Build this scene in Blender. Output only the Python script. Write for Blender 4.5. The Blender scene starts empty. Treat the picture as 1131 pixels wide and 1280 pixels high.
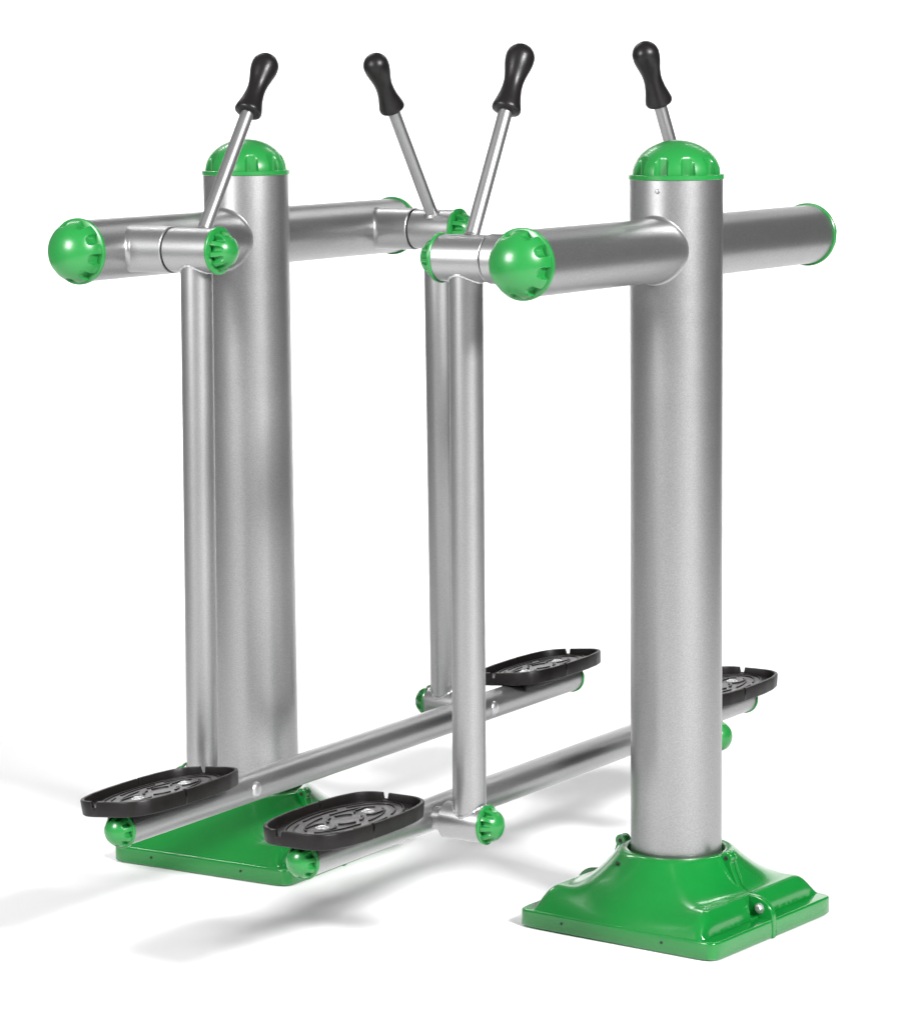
import bpy, bmesh, math, random
from mathutils import Vector, Matrix
random.seed(4)
PI = math.pi
C = bpy.context.scene.collection
R = math.radians

# ------------------------------------------------------------------ sizes (metres)
D = 0.9564                                   # distance between the two posts
HB = 1.2237; L = 0.522; S = 0.4122           # beam height, half length, axle offset
RB = 0.0558; RP = 0.0825; RS = 0.0400        # beam, post and sleeve radius
Q1, Q2, QL = 0.1296, 0.2288, 0.1802
ZF = 0.2464; F = 0.790; QF = 0.273; RF = 0.0287
Q3, Q4 = 0.1452, 0.2272; RB2 = 0.0325
S2 = 0.4236; RL = 0.0291; H = 1.3472

# ------------------------------------------------------------------ materials
def new_mat(name):
    m = bpy.data.materials.new(name); m.use_nodes = True
    nt = m.node_tree; b = nt.nodes['Principled BSDF']
    return m, nt, b

def coords(nt):
    return nt.nodes.new('ShaderNodeTexCoord').outputs['Object']

def noise(nt, co, scale, detail=3, rough=.5):
    n = nt.nodes.new('ShaderNodeTexNoise'); nt.links.new(co, n.inputs['Vector'])
    n.inputs['Scale'].default_value = scale; n.inputs['Detail'].default_value = detail
    n.inputs['Roughness'].default_value = rough
    return n.outputs['Fac']

def ramp(nt, fac, a, b, lo=.3, hi=.7):
    r = nt.nodes.new('ShaderNodeValToRGB'); nt.links.new(fac, r.inputs['Fac'])
    r.color_ramp.elements[0].position = lo; r.color_ramp.elements[0].color = (*a, 1)
    r.color_ramp.elements[1].position = hi; r.color_ramp.elements[1].color = (*b, 1)
    return r.outputs['Color']

def maprange(nt, fac, a, b):
    r = nt.nodes.new('ShaderNodeMapRange'); nt.links.new(fac, r.inputs['Value'])
    r.inputs['From Min'].default_value = .3; r.inputs['From Max'].default_value = .7
    r.inputs['To Min'].default_value = a; r.inputs['To Max'].default_value = b
    return r.outputs['Result']

def bump(nt, b, facs):
    prev = None
    for fac, st, dist in facs:
        n = nt.nodes.new('ShaderNodeBump'); n.inputs['Strength'].default_value = st
        n.inputs['Distance'].default_value = dist; nt.links.new(fac, n.inputs['Height'])
        if prev: nt.links.new(prev, n.inputs['Normal'])
        prev = n.outputs['Normal']
    nt.links.new(prev, b.inputs['Normal'])

def mat_silver(name, base=(.328, .326, .329), grain=1.0):
    m, nt, b = new_mat(name); co = coords(nt)
    fine = noise(nt, co, 500, 2, .7)
    big = noise(nt, co, 9, 4, .6)
    c1 = ramp(nt, fine, tuple(x*(1-.11*grain) for x in base), tuple(min(1, x*(1+.16*grain)) for x in base), .36, .66)
    mix = nt.nodes.new('ShaderNodeMix'); mix.data_type = 'RGBA'; mix.blend_type = 'MULTIPLY'
    mix.inputs[0].default_value = 1
    nt.links.new(c1, mix.inputs[6]); nt.links.new(ramp(nt, big, (.975, .975, .975), (1, 1, 1)), mix.inputs[7])
    nt.links.new(mix.outputs[2], b.inputs['Base Color'])
    b.inputs['Metallic'].default_value = .92
    nt.links.new(maprange(nt, noise(nt, co, 34, 4, .6), .375, .40), b.inputs['Roughness'])
    b.inputs['Coat Weight'].default_value = .15
    b.inputs['Coat Roughness'].default_value = .26
    bump(nt, b, [(noise(nt, co, 700, 2, .6), .14*grain, .0005)])
    return m

def mat_plastic(name, col, rough=.3, coat=.3, var=.06, bumpst=.05, bscale=140, spec=.5):
    m, nt, b = new_mat(name); co = coords(nt)
    f = noise(nt, co, 14, 4, .6)
    nt.links.new(ramp(nt, f, tuple(x*(1-var) for x in col), tuple(x*(1+var) for x in col)), b.inputs['Base Color'])
    nt.links.new(maprange(nt, noise(nt, co, 40, 4, .6), rough*.88, rough*1.15), b.inputs['Roughness'])
    b.inputs['Specular IOR Level'].default_value = spec
    b.inputs['Coat Weight'].default_value = coat; b.inputs['Coat Roughness'].default_value = .12
    bump(nt, b, [(noise(nt, co, bscale, 3), bumpst, .0008), (noise(nt, co, 16, 2), bumpst, .003)])
    return m

SIL = mat_silver('silver powder coat', grain=1.0)
SIL2 = mat_silver('silver welded steel', (.340, .338, .342), .6)
WELD = mat_silver('silver coated weld', (.50, .50, .51), .4)
GCAP = mat_plastic('green cap plastic', (.011, .180, .033), .30, .15, .05)
GBASE = mat_plastic('green glossy base plastic', (.003, .160, .023), .20, .35, .05, .06, 60)
BLK = mat_plastic('black rubber', (.0075, .0066, .0066), .34, .0, .25, .25, 420, .3)
BLK2 = mat_plastic('black moulded tread', (.0065, .0054, .0052), .40, .0, .25, .35, 500, .26)
TREAD = mat_plastic('greyer tread rubber', (.026, .023, .0225), .36, .0, .3, .3, 500, .45)  # tread plate, a greyer black than the ribs on it
DARK = mat_plastic('dark joint gap', (.006, .006, .006), .6, 0)
BOLT = mat_silver('galvanised bolt', (.62, .62, .62), .2)

m, nt, b = new_mat('white studio paper'); co = coords(nt)
nt.links.new(ramp(nt, noise(nt, co, 1.3, 3), (.80, .80, .80), (.82, .82, .82)), b.inputs['Base Color'])
b.inputs['Roughness'].default_value = .75; b.inputs['Specular IOR Level'].default_value = .2
PAPER = m

# ------------------------------------------------------------------ mesh helpers
def obj(name, bm, mat, parent=None, smooth=38, label=None):
    bmesh.ops.recalc_face_normals(bm, faces=bm.faces)
    me = bpy.data.meshes.new(name); bm.to_mesh(me); bm.free()
    me.materials.append(mat)
    for p in me.polygons: p.use_smooth = True
    me.set_sharp_from_angle(angle=R(smooth))
    o = bpy.data.objects.new(name, me); C.objects.link(o)
    if parent: o.parent = parent
    if label: o['label'] = label
    return o

def frame(d, up=None):
    d = Vector(d).normalized()
    a = Vector(up) if up else (Vector((0, 0, 1)) if abs(d.z) < .9 else Vector((1, 0, 0)))
    u = a.cross(d).normalized(); v = d.cross(u)
    return d, u, v

def lathe(bm, p, d, prof, n=64, up=None, phase=0):
    """prof: list of (along, radius); closes to a point where radius is 0"""
    p = Vector(p); d, u, v = frame(d, up); rings = []
    for (h, r) in prof:
        if r < 1e-6: rings.append([bm.verts.new(p+d*h)])
        else: rings.append([bm.verts.new(p+d*h+(u*math.cos(2*PI*i/n+phase)+v*math.sin(2*PI*i/n+phase))*r) for i in range(n)])
    for A, B in zip(rings, rings[1:]):
        for i in range(n):
            j = (i+1) % n
            if len(A) == 1 and len(B) == 1: break
            if len(A) == 1: bm.faces.new((A[0], B[i], B[j]))
            elif len(B) == 1: bm.faces.new((A[i], B[0], A[j]))
            else: bm.faces.new((A[i], B[i], B[j], A[j]))

def tube(bm, a, b, r, n=64, bev=.0012, wall=.004):
    a = Vector(a); b = Vector(b); h = (b-a).length
    lathe(bm, a, b-a, [(.004, r-wall), (0, r-wall), (0, r-bev), (bev, r), (h-bev, r), (h, r-bev), (h, r-wall), (h-.004, r-wall), (h-.004, 0)], n)
    
def solid(bm, a, b, r, n=48, bev=.001):
    a = Vector(a); b = Vector(b); h = (b-a).length
    lathe(bm, a, b-a, [(0, 0), (0, r-bev), (bev, r), (h-bev, r), (h, r-bev), (h, 0)], n)

def bead(bm, c, d, e, Rbig, r, w, n=120, m=8, seed=0, wob=.25):
    """weld bead where a pipe (radius r, along d) meets a pipe (radius Rbig, along e)"""
    c = Vector(c); d = Vector(d).normalized(); e = Vector(e).normalized(); nn = d.cross(e)
    rnd = random.Random(seed); k = [rnd.uniform(0, 6.3) for _ in range(4)]
    pts = []
    for i in range(n):
        a = 2*PI*i/n; y = r*math.cos(a)
        pts.append(c+d*math.sqrt(max(0, Rbig**2-y*y))+nn*y+e*r*math.sin(a))
    rings = []
    for i in range(n):
        t = (pts[(i+1) % n]-pts[i-1]).normalized()
        out = (pts[i]-c); out = (out-t*out.dot(t)).normalized(); s = t.cross(out)
        a = 2*PI*i/n
        ww = w*(1+wob*(.5*math.sin(17*a+k[0])+.3*math.sin(31*a+k[1])+.4*math.sin(3*a+k[2])))
        rings.append([bm.verts.new(pts[i]+(out*math.cos(2*PI*j/m)+s*math.sin(2*PI*j/m))*ww) for j in range(m)])
    for i in range(n):
        A = rings[i]; B = rings[(i+1) % n]
        for j in range(m):
            bm.faces.new((A[j], A[(j+1) % m], B[(j+1) % m], B[j]))

def fillet(bm, c, d, e, Rbig, r, w, n=96, m=7):
    """smooth concave weld fillet between a pipe (r, along d) and a pipe (Rbig, along e)"""
    c = Vector(c); d = Vector(d).normalized(); e = Vector(e).normalized(); nn = d.cross(e)
    rings = []
    for i in range(n):
        a = 2*PI*i/n; dirn = nn*math.cos(a)+e*math.sin(a)
        def onbig(rr):
            y = rr*math.cos(a); y = max(-Rbig*.995, min(Rbig*.995, y))
            return math.sqrt(Rbig**2-y*y)
        ring = []
        for j in range(m+1):
            q = (j/m)*PI/2          # from pipe outward to the big pipe
            rr = r+w*(1-math.cos(q)) if j else r-.0005
            rr2 = r+w
            hpipe = onbig(r)+w; hbig = onbig(rr2)-.0006
            h = hpipe*(1-math.sin(q))+hbig*math.sin(q)
            ring.append(bm.verts.new(c+dirn*rr+d*h))
        rings.append(ring)
    for i in range(n):
        A = rings[i]; B = rings[(i+1) % n]
        for j in range(m): bm.faces.new((A[j], A[j+1], B[j+1], B[j]))

def ribbed_cap(bm, p, d, rim, dome, hgt, notches=10, ph=0, up=None, depth=.22, hw=.30):
    """flanged dome with scooped arch notches round its foot"""
    p = Vector(p); d, u, v = frame(d, up)
    th = rim*.07+.001
    lathe(bm, p, d, [(-.002, rim-.006), (-.002, rim-.0012), (-.0008, rim), (th-.001, rim), (th, rim-.0012), (th, dome*.80)], 96, up)
    per = 26; n = notches*per
    rings = []; K = 30
    for k in range(K+1):
        phi = (PI/2)*(k/K)
        if k == K: rings.append([bm.verts.new(p+d*(th-.0008+hgt))]); continue
        ring = []
        for i in range(n):
            a = 2*PI*i/n+ph; f = ((i/per) % 1)-.5
            rr = dome*math.cos(phi); q = abs(f)/hw
            if q < 1:
                lim = dome*(1-depth)+dome*depth*.45*q**4
                if q > .9: lim += (dome-lim)*((q-.9)/.1)
                rr = min(rr, lim)
            ring.append(bm.verts.new(p+d*(th-.0008+hgt*math.sin(phi))+(u*math.cos(a)+v*math.sin(a))*rr))
        rings.append(ring)
    for A, B in zip(rings, rings[1:]):
        for i in range(n):
            j = (i+1) % n
            if len(B) == 1: bm.faces.new((A[i], A[j], B[0]))
            else: bm.faces.new((A[i], A[j], B[j], B[i]))

def prism(bm, pts, x0, x1):
    """outline in (y,z) extruded along x"""
    a = [bm.verts.new((x0, y, z)) for y, z in pts]; b_ = [bm.verts.new((x1, y, z)) for y, z in pts]
    n = len(pts); bm.faces.new(a); bm.faces.new(b_)
    for i in range(n): bm.faces.new((a[i], a[(i+1) % n], b_[(i+1) % n], b_[i]))

def bevel(o, w=.001, seg=2):
    md = o.modifiers.new('bevel', 'BEVEL'); md.width = w; md.segments = seg; md.limit_method = 'ANGLE'; md.angle_limit = R(40)

# ------------------------------------------------------------------ the green foot of a post
WX, WY, H0, ZC = .204, .2110, .034, .137
def qr(t):
    t = max(0, min(1, t)); return math.sqrt(max(0, 1-(1-t)**2))
def superell(a, rx, ry, n):
    c, s = abs(math.cos(a)), abs(math.sin(a))
    k = (c**n/rx**n+s**n/ry**n)**(-1/n)
    return k*math.cos(a), k*math.sin(a)
def base_half(sign, parent):
    bm = bmesh.new(); N = 340; KT = 34; KO = 66
    rings = []
    def addring(fn):
        ring = []
        for i in range(N+1):
            a = PI/2+PI*i/N if sign < 0 else -PI/2+PI*i/N
            x, y, z = fn(a)
            x = min(x, -.0009) if sign < 0 else max(x, .0009)
            ring.append(bm.verts.new((x, y, z)))
        rings.append(ring)
    def top(x, y, t):
        s_ = max(0, min(1, (.200-abs(x))/.058)); fx_ = 1-(1-s_)**2.5
        z = H0+.041*qr((.179-abs(y))/.023)*fx_
        if t < 1: z += (ZC-H0-.041)*(1-t)**1.75
        if -.033 < x < -.011 and .163 < abs(y) < .181: z = H0+.0035      # pocket for the bolt
        return z
    ri, ro = .0885, .1035
    addring(lambda a: (ri*math.cos(a), ri*math.sin(a), ZC-.030))
    addring(lambda a: (ri*math.cos(a), ri*math.sin(a), ZC-.002))
    addring(lambda a: ((ri+.002)*math.cos(a), (ri+.002)*math.sin(a), ZC))
    addring(lambda a: ((ro-.003)*math.cos(a), (ro-.003)*math.sin(a), ZC))
    for k in range(KT):
        t = k/KT
        def fn(a, t=t):
            x1, y1 = superell(a, .190, .159, 3.6)
            w = t**.95
            x = ro*math.cos(a)*(1-w)+x1*w; y = ro*math.sin(a)*(1-w)+y1*w
            z = top(x, y, t)
            if k == 0: z -= .0015
            return x, y, z
        addring(fn)
    for k in range(KO+1):
        t = k/KO
        def fn(a, t=t):
            x0, y0 = superell(a, .190, .159, 3.6); x1, y1 = superell(a, WX-.004, WY-.004, 22)
            x = x0*(1-t)+x1*t; y = y0*(1-t)+y1*t
            return x, y, top(x, y, 1)
        addring(fn)
    for q in (.25, .5, .75, 1):
        def fn(a, q=q):
            x0, y0 = superell(a, WX-.004, WY-.004, 22); x1, y1 = superell(a, WX, WY, 22)
            s = math.sin(q*PI/2)
            return x0+(x1-x0)*s, y0+(y1-y0)*s, H0-.004*(1-math.cos(q*PI/2))
        addring(fn)
    addring(lambda a: (*superell(a, WX+.0012, WY+.0012, 19), .0045))
    addring(lambda a: (*superell(a, WX-.001, WY-.001, 19), .0022))
    addring(lambda a: (*superell(a, WX-.005, WY-.005, 19), 0))
    addring(lambda a: (*superell(a, WX-.012, WY-.012, 19), 0))
    for A, B in zip(rings, rings[1:]):
        for i in range(N): bm.faces.new((A[i], A[i+1], B[i+1], B[i]))
    o = obj('base_half', bm, GBASE, parent, 50)
    return o

def base(parent, rz):
    for sign in (-1, 1):
        o = base_half(sign, parent); o.rotation_euler.z = rz
        x0, x1 = (-.0125, -.0012) if sign < 0 else (.0012, .0075)
        for ys in (-1, 1):
            if sign < 0:                     # proud flange that carries the bolt
                bm = bmesh.new()
                arc = [(.146, .062), (.149, .0725), (.160, .0745)]
                for k in range(9):
                    a = PI/2*(1-k/8); arc.append((.171+.0425*math.cos(a), .0345+.0395*math.sin(a)))
                arc += [(.2135, .001), (.150, .001)]
                prism(bm, [(ys*y, z) for y, z in arc], x0, x1)
                f = obj('flange', bm, GBASE, o, 30); bevel(f, .0022, 3)
                bm = bmesh.new()
                yb, zb = ys*.185, .0525
                lathe(bm, (x0-.0065, yb, zb), (1, 0, 0), [(0, 0), (0, .0052), (.001, .0062), (.0062, .0062), (.0062, 0)], 6)
                lathe(bm, (x0-.0015, yb, zb), (1, 0, 0), [(0, 0), (0, .0095), (.0014, .0095)], 24)
                obj('bolt', bm, BOLT, o, 30)
            # ear beside the post: teardrop lug with a hole
            bm = bmesh.new(); pts = []
            cy, cz, r = .1145, .1335, .0115
            for k in range(15):
                a = R(200)-R(235)*k/14
                pts.append((cy+r*math.cos(a), cz+r*math.sin(a)))
            pts += [(.1285, .112), (.140, .088), (.144, .078), (.138, .078), (.115, .100)]
            prism(bm, [(ys*y, z) for y, z in pts], x0, x1)
            f = obj('lug', bm, GBASE, o, 30); bevel(f, .0018, 3)
            bm = bmesh.new()
            xe = x0 if sign < 0 else x1
            solid(bm, (xe-.0006, ys*cy, cz), (xe+.0006, ys*cy, cz), .0042, 20, .0002)
            obj('screw_hole', bm, DARK, o)
        for (y, z) in ((-.102, .020), (.112, .020)):
            bm = bmesh.new(); x = sign*(WX+.0004)
            solid(bm, (x-.001, y, z), (x+.001, y, z), .0026, 16, .0002)
            obj('screw_hole', bm, DARK, o)
        if sign < 0:
            bm = bmesh.new()
            n = Vector((-.75, .22, .62)).normalized(); c = Vector((-.1145, .052, .1215))
            solid(bm, c-n*.006, c+n*.0012, .0036, 16, .0003)
            obj('screw_hole', bm, DARK, o)

# ------------------------------------------------------------------ pedal
def pedal(parent, cx, y, z, roll):
    """tread plate, centre of its underside at the given point"""
    half = [(.1615, 0), (.1615, .034), (.1575, .049), (.148, .063), (.131, .074), (.096, .0835), (.05, .0885), (0, .0895)]
    pts = []
    def q(sx, sy, lst): return [(sx*a, sy*b) for a, b in lst]
    ring = half+q(-1, 1, half[::-1][1:])+q(-1, -1, half[1:])+q(1, -1, half[::-1][1:-1])
    # resample evenly
    per = []; n = len(ring)
    for i in range(n):
        a = Vector(ring[i]); b = Vector(ring[(i+1) % n]); m_ = max(2, int((b-a).length/.0022))
        for k in range(m_): per.append(a.lerp(b, k/m_))
    for _ in range(14): per = [(per[i-1]+per[i]*2+per[(i+1) % len(per)])/4 for i in range(len(per))]
    N = len(per); nor = []
    for i in range(N):
        t = per[(i+3) % N]-per[i-3]; nor.append(Vector((t.y, -t.x)).normalized())
    ctr = sum((p.dot(nn) for p, nn in zip(per, nor)))
    if ctr < 0: nor = [-k for k in nor]
    HT = .0275; FL = .013; T = .0070
    def top(p):
        if abs(p.y-.022) < .0060 and abs(p.x) > .155: return FL+.004
        if abs(p.x-.045) < .0022 and p.y > 0: return HT-.012
        if abs(p.x+.045) < .0022 and p.y < 0: return HT-.012
        return HT
    bm = bmesh.new(); rows = []
    for i in range(N):
        p, nn = per[i], nor[i]; h = top(p)
        outs = [(-.0075, 0), (-.0035, 0), (-.0018, .002), (0, h-.0025), (-.0008, h-.0008), (-.0025, h), (-T+.0022, h), (-T+.0006, h-.0008), (-T, h-.0024), (-T-.0005, FL)]
        rows.append([bm.verts.new((p.x+nn.x*o_, p.y+nn.y*o_, zz)) for o_, zz in outs])
    for i in range(N):
        A, B = rows[i], rows[(i+1) % N]
        for j in range(len(A)-1): bm.faces.new((A[j], A[j+1], B[j+1], B[j]))
    for col in (-1, 0): bm.faces.new([r_[col] for r_ in rows])
    # moulded tread: oval ribs, broken inner ring
    def orib(a, b, w, h, gaps=(), n_=160):
        segs = []; cur = []
        for i in range(n_+1):
            t = 2*PI*i/n_; deg = math.degrees(t) % 360
            if any(abs((deg-g+180) % 360-180) < hw_ for g, hw_ in gaps):
                if len(cur) > 1: segs.append(cur)
                cur = []; continue
            cur.append(t)
        if len(cur) > 1: segs.append(cur)
        for sg in segs:
            prev = None
            for t in sg:
                c_, s_ = math.cos(t), math.sin(t)
                d_ = Vector((c_/a, s_/b)).normalized()
                o_ = (a*c_, b*s_)
                vs = [bm.verts.new((o_[0]+d_.x*k*w, o_[1]+d_.y*k*w, FL+hh)) for k, hh in ((1, -.001), (.7, h), (-.7, h), (-1, -.001))]
                if prev:
                    for j in range(3): bm.faces.new((prev[j], prev[j+1], vs[j+1], vs[j]))
                else: bm.faces.new(vs)
                prev = vs
            bm.faces.new(prev)
    orib(.146, .068, .0022, .0034)
    orib(.128, .0555, .0019, .0034, [(62, 5), (118, 5), (242, 5), (298, 5)])
    orib(.104, .040, .0019, .0034, [(0, 10), (180, 10), (90, 6), (270, 6)])
    orib(.038, .026, .0024, .0040, [(0, 22), (180, 22), (90, 10), (270, 10)])
    for sx in (-1, 1):
        for sy in (-1, 1):
            k = [(sx*.046, sy*.012), (sx*.056, sy*.020), (sx*.088, sy*.020)]
            for (xa, ya), (xb, yb) in zip(k, k[1:]):
                vv = Vector((xb-xa, yb-ya)).normalized(); nx, ny = -vv.y*.0018, vv.x*.0018
                lo = [bm.verts.new((xa+nx, ya+ny, FL-.001)), bm.verts.new((xb+nx, yb+ny, FL-.001)), bm.verts.new((xb-nx, yb-ny, FL-.001)), bm.verts.new((xa-nx, ya-ny, FL-.001))]
                hi = [bm.verts.new((v_.co.x, v_.co.y, FL+.0038)) for v_ in lo]
                bm.faces.new(hi)
                for i in range(4): bm.faces.new((lo[i], lo[(i+1) % 4], hi[(i+1) % 4], hi[i]))
    # saddle underneath, over the bar
    o = obj('pedal', bm, BLK2, parent, 35)
    o.location = (cx, y, z); 
    bm = bmesh.new(); pr = [(-.026, .0015), (-.030, -.010), (-.029, -.020), (.029, -.020), (.030, -.010), (.026, .0015)]
    prism(bm, pr, -.120, .120)
    sd = obj('saddle', bm, BLK2, o, 30); bevel(sd, .003, 2)
    bm = bmesh.new()
    ring_ = [(.144*math.cos(2*PI*i/120), .066*math.sin(2*PI*i/120)) for i in range(120)]
    lo_ = [bm.verts.new((x, y, FL-.002)) for x, y in ring_]; hi_ = [bm.verts.new((x*.994, y*.99, FL+.0016)) for x, y in ring_]
    bm.faces.new(hi_)
    for i in range(120): bm.faces.new((lo_[i], lo_[(i+1) % 120], hi_[(i+1) % 120], hi_[i]))
    obj('tread_plate', bm, TREAD, o, 30)
    for bx in (-.068, .068):
        bm = bmesh.new()
        lathe(bm, (bx, 0, FL+.0016), (0, 0, 1), [(0, .0115), (.0008, .0115), (.0012, .0105), (.0012, .008)], 32)
        lathe(bm, (bx, 0, FL+.0032), (0, 0, 1), [(-.001, .0080), (.0008, .0080), (.0020, .0064), (.0022, .0042), (.001, .0034), (.001, 0)], 24)
        obj('bolt', bm, BOLT, o, 35)
    return o

# ------------------------------------------------------------------ the walker
def tag(o, label, cat, group=None):
    o['label'] = label; o['category'] = cat
    if group: o['group'] = group

def walker(m, loc, rz, label, shift, tops, base_rot, roll):
    """m = +1: swing side towards +y, -1: towards -y"""
    root = bpy.data.objects.new('air_walker', None); C.objects.link(root)
    root.location = loc; root.rotation_euler.z = rz
    root.empty_display_size = .1
    tag(root, label, 'air walker', 'silver and green air walkers facing each other')
    Y = lambda y: y*m
    # post
    bm = bmesh.new(); tube(bm, (0, 0, .02), (0, 0, H), RP, 128)
    for k in (-1, 1): fillet(bm, (0, 0, HB), (k, 0, 0), (0, 0, 1), RP, RB, .0085)
    post = obj('post', bm, SIL, root)
    bm = bmesh.new(); ribbed_cap(bm, (0, 0, H), (0, 0, 1), RP+.0022, .0785, .0610, 10, ph=R(8), depth=.15, hw=.27)
    obj('dome_cap', bm, GCAP, post, 40)
    bm = bmesh.new()
    for a in (R(185) if m > 0 else R(60),):
        n = Vector((math.cos(a), math.sin(a), 0)); c = n*(RP-.0005)+Vector((0, 0, H-.021))
        lathe(bm, c, n, [(0, .0044), (.0012, .0042), (.0020, .003), (.0021, .0018), (.0012, .0012), (.0012, 0)], 20)
    obj('screw', bm, SIL2, post, 30)
    # crossbeam
    bm = bmesh.new()
    for k in (-1, 1): tube(bm, (k*(RP-.03), 0, HB), (k*L, 0, HB), RB, 96)
    beam = obj('crossbeam', bm, SIL, root)
    for k in (-1, 1):
        bm = bmesh.new(); ribbed_cap(bm, (k*L, 0, HB), (k, 0, 0), RB+.0042, RB+.0005, .0495, 9, ph=R(6), depth=.17, hw=.27)
        obj('end_cap', bm, GCAP, beam, 40)
    # axle stubs
    for k in (-1, 1):
        bm = bmesh.new(); tube(bm, (k*S, Y(.035), HB), (k*S, Y(Q1-.0014), HB), RS+.0023, 96)
        fillet(bm, (k*S, 0, HB), (0, m, 0), (1, 0, 0), RB, RS+.0023, .0090)
        st = obj('axle_stub', bm, SIL2, root)
        bm = bmesh.new(); solid(bm, (k*S, Y(Q1-.006), HB), (k*S, Y(Q1+.006), HB), RS-.0014, 64)
        obj('bearing_seal', bm, DARK, st)
        # swing arm
        arm_pts = []
        bm = bmesh.new()
        tube(bm, (k*S, Y(Q1+.0016), HB), (k*S, Y(Q2), HB), RS, 96)
        P0 = Vector((k*S, Y(QL), HB)); P1 = Vector((k*S2+shift, Y(QL), ZF))
        dn = (P1-P0).normalized()
        lathe(bm, P0+dn*.022, dn, [(0, RL), ((P1-P0).length-.040, RL)], 72)
        tube(bm, (k*S2+shift, Y(Q3), ZF), (k*S2+shift, Y(Q4), ZF), RB2, 80)
        arm = obj('swing_arm', bm, SIL2, root)
        bm = bmesh.new()
        bead(bm, P0, dn, (0, 1, 0), RS, RL, .0026, seed=k+2*m)
        obj('weld', bm, WELD, arm)
        bm = bmesh.new(); bead(bm, P1, -dn, (0, 1, 0), RB2-.0003, RL-.0004, .0026, seed=k+5*m)
        obj('weld', bm, WELD, arm)
        bm = bmesh.new(); ribbed_cap(bm, (k*S, Y(Q2), HB), (0, m, 0), RS+.003, RS*.87, .034, 10, ph=R(9), depth=.30)
        obj('end_cap', bm, GCAP, arm, 40)
        bm = bmesh.new(); ribbed_cap(bm, (k*S2+shift, Y(Q3), ZF), (0, -m, 0), RB2+.0022, RB2*.93, .029, 10, ph=R(3), depth=.28)
        obj('end_cap', bm, GCAP, arm, 40)
        # pin through the foot bar
        bm = bmesh.new()
        solid(bm, (k*S2+shift, Y(Q4-.004), ZF), (k*S2+shift, Y(QF-RF+.004), ZF), .021, 40)
        obj('pivot_pin', bm, SIL2, arm)
        # handle and grip
        tx, tz = tops[0 if k < 0 else 1]
        T = Vector((k*S-k*tx, Y(QL), HB+tz)); hd = (T-P0).normalized()
        bm = bmesh.new(); ln = (T-P0).length
        lathe(bm, P0+hd*.030, hd, [(0, .0126), (ln-.060, .0124)], 48)
        u_ = Vector((hd.x, 0, 0))
        n0 = 28; cpt = P0+hd*(RS/hd.z*.5+RS*.5+.003)
        lathe(bm, P0+hd*.0375, hd, [(0, .0165), (.003, .0160), (.0062, .0125), (.0075, .0112)], 40)
        obj('handle_bar', bm, SIL2, arm)
        bm = bmesh.new()
        Lg = .112
        prof = [(.006, .0118), (-.001, .0135), (0, .0215), (.0015, .0245), (.005, .0256), (.010, .0250), (.020, .0222), (.032, .0193), (.044, .0176),
                (.055, .0172), (.066, .0185), (.076, .0208), (.086, .0234), (.095, .0250), (.1035, .0254)]
        for q_ in range(1, 13):
            a = PI/2*q_/12; prof.append((.1035+.0254*math.sin(a), .0254*math.cos(a) if q_ < 12 else 0))
        # the head's centre sits at T
        lathe(bm, T-hd*.1035, hd, prof, 56)
        obj('hand_grip', bm, BLK, arm, 50)
    # foot bar
    bm = bmesh.new()
    tube(bm, (-F+shift, Y(QF), ZF), (F+shift, Y(QF), ZF), RF, 80)
    bar = obj('foot_bar', bm, SIL2, root)
    for k in (-1, 1):
        bm = bmesh.new(); ribbed_cap(bm, (k*F+shift, Y(QF), ZF), (k, 0, 0), RF+.003, RF-.0005, .027, 9, ph=R(14), depth=.24)
        obj('end_cap', bm, GCAP, bar, 40)
        bm = bmesh.new()
        lathe(bm, (k*S2+shift, Y(QF), ZF), (0, m, 0), [(RF-.008, .0155), (RF-.002, .0150), (RF+.0012, .0125), (RF+.0030, .0085), (RF+.0038, .0045), (RF+.0040, 0)], 36)
        obj('weld', bm, WELD, bar)
        p = pedal(root, k*.668+shift, Y(QF)-math.sin(roll)*RF, ZF+RF*math.cos(roll)+.001, roll)
        p.rotation_euler.x = roll
    base(root, base_rot)
    return root

walker(1, (0, 0, 0), 0, 'nearer silver air walker at right, swing arms on the left of its thick post', .0068,
       [(.1806, .336), (.1983, .342)], -.0799, 0)
walker(-1, (.020, D, 0), .0181, 'farther silver air walker at left, its green foot partly hidden behind two black pedals', -.003,
       [(.2252, .3275), (.2217, .3285)], 0.0, R(-5.5))

# ------------------------------------------------------------------ white studio sweep
yaw = .56976; fx, fy = math.cos(yaw), math.sin(yaw); rx_, ry_ = math.sin(yaw), -math.cos(yaw)
bm = bmesh.new(); prof = []
for t in [-9+.5*i for i in range(26)]: prof.append((t, 0))
for i in range(0, 25):
    a = PI/2*i/24; prof.append((4.0+1.6*math.sin(a), 1.6-1.6*math.cos(a)))
for i in range(1, 8): prof.append((5.6, 1.6+.25*i))
rows = []
for t, z in prof:
    rows.append([bm.verts.new((.5+fx*t+rx_*w, .5+fy*t+ry_*w, z)) for w in [-3.6+.3*i for i in range(25)]])
for A, B in zip(rows, rows[1:]):
    for i in range(24): bm.faces.new((A[i], A[i+1], B[i+1], B[i]))
g = obj('studio_floor', bm, PAPER)
g['kind'] = 'structure'; g['label'] = 'seamless white studio floor sweeping up into the backdrop'

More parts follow.
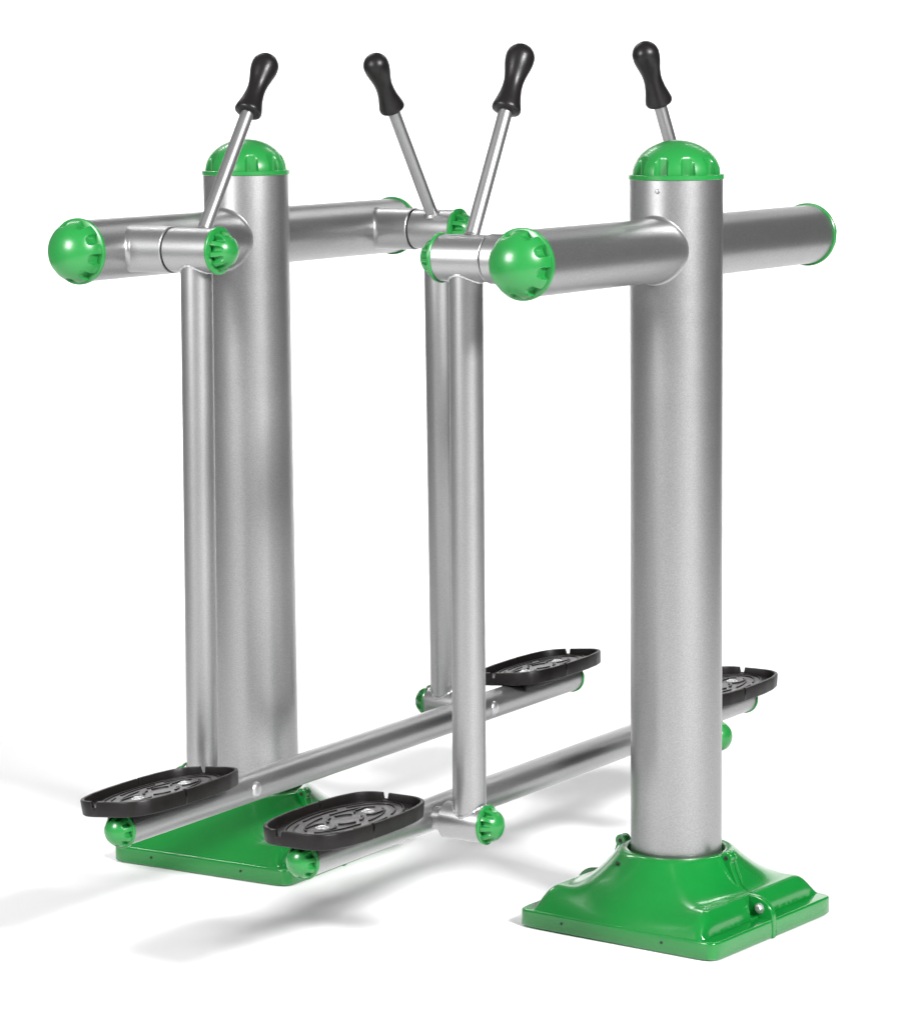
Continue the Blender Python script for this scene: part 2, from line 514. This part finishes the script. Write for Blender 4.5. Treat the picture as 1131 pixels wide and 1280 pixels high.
# ------------------------------------------------------------------ lights
def area(name, loc, target, sx, sy, power, col=(1, 1, 1)):
    l = bpy.data.lights.new(name, 'AREA'); l.shape = 'RECTANGLE'; l.size = sx; l.size_y = sy
    l.energy = power; l.color = col
    o = bpy.data.objects.new(name, l); C.objects.link(o); o.location = loc
    d = (Vector(target)-Vector(loc)).normalized()
    o.rotation_euler = d.to_track_quat('-Z', 'Y').to_euler()
    return o
def polar(c, az, el, dist):
    return Vector(c)+Vector((math.cos(az)*math.cos(el), math.sin(az)*math.cos(el), math.sin(el)))*dist
ctr = Vector((0.1, .5, .5))
# key strip softbox at the right
area('key_softbox', polar(ctr, R(-111), R(31), 7.0), ctr, 1.7, .85, 880)
# softer box at the left front
area('fill_softbox', polar((0, .5, 1.15), R(166), R(19), 3.8), (0, .5, 1.0), 1.1, 1.1, 150)
# added lights out of view: whiten the backdrop, left one also lifts floor shadows
for w in (-2.2, 2.2):
    c = Vector((.5+fx*3.4+rx_*w, .5+fy*3.4+ry_*w, 4.6)); t = Vector((.5+fx*5.6+rx_*w*.8, .5+fy*5.6+ry_*w*.8, 1.3 if w > 0 else .6))
    area('added_backdrop_light', c, t, 2.4, .5, 130 if w > 0 else 215)

w = bpy.data.worlds.new('World'); bpy.context.scene.world = w; w.use_nodes = True
w.node_tree.nodes['Background'].inputs['Color'].default_value = (1, 1, 1, 1)
w.node_tree.nodes['Background'].inputs['Strength'].default_value = .225
# a studio room: lighter over the camera, dark towards the far right
wn = w.node_tree; tc = wn.nodes.new('ShaderNodeTexCoord'); dt = wn.nodes.new('ShaderNodeVectorMath'); dt.operation = 'DOT_PRODUCT'
dt.inputs[1].default_value = (.78, -.60, -.15); wn.links.new(tc.outputs['Generated'], dt.inputs[0])
rm = wn.nodes.new('ShaderNodeValToRGB'); mr = wn.nodes.new('ShaderNodeMapRange'); mr.inputs['From Min'].default_value = -1
wn.links.new(dt.outputs['Value'], mr.inputs['Value']); wn.links.new(mr.outputs['Result'], rm.inputs['Fac'])
rm.color_ramp.elements[0].position = .35; rm.color_ramp.elements[0].color = (1.25, 1.25, 1.25, 1)
rm.color_ramp.elements[1].position = .85; rm.color_ramp.elements[1].color = (.28, .28, .29, 1)
wn.links.new(rm.outputs['Color'], wn.nodes['Background'].inputs['Color'])

# ------------------------------------------------------------------ camera
cam = bpy.data.cameras.new('camera'); co_ = bpy.data.objects.new('camera', cam); C.objects.link(co_)
pit, rol = -.13784, -.0098
cp, sp = math.cos(pit), math.sin(pit); cy, sy = math.cos(yaw), math.sin(yaw)
fwd = Vector((cy*cp, sy*cp, sp)); r_ = Vector((sy, -cy, 0)); u_ = r_.cross(fwd)
r2 = r_*math.cos(rol)+u_*math.sin(rol); u2 = -r_*math.sin(rol)+u_*math.cos(rol)
M = Matrix((r2, u2, -fwd)).transposed().to_4x4(); M.translation = (-4.87952, -2.64974, 1.52359)
co_.matrix_world = M
cam.sensor_fit = 'HORIZONTAL'; cam.sensor_width = 36; cam.lens = 3899.47/1131*36
cam.clip_end = 100
sc = bpy.context.scene; sc.camera = co_
sc.render.resolution_x = 904; sc.render.resolution_y = 1024
sc.view_settings.view_transform = 'Standard'; sc.view_settings.look = 'None'
sc.view_settings.exposure = 0; sc.view_settings.gamma = 1; sc.view_settings.use_curve_mapping = False
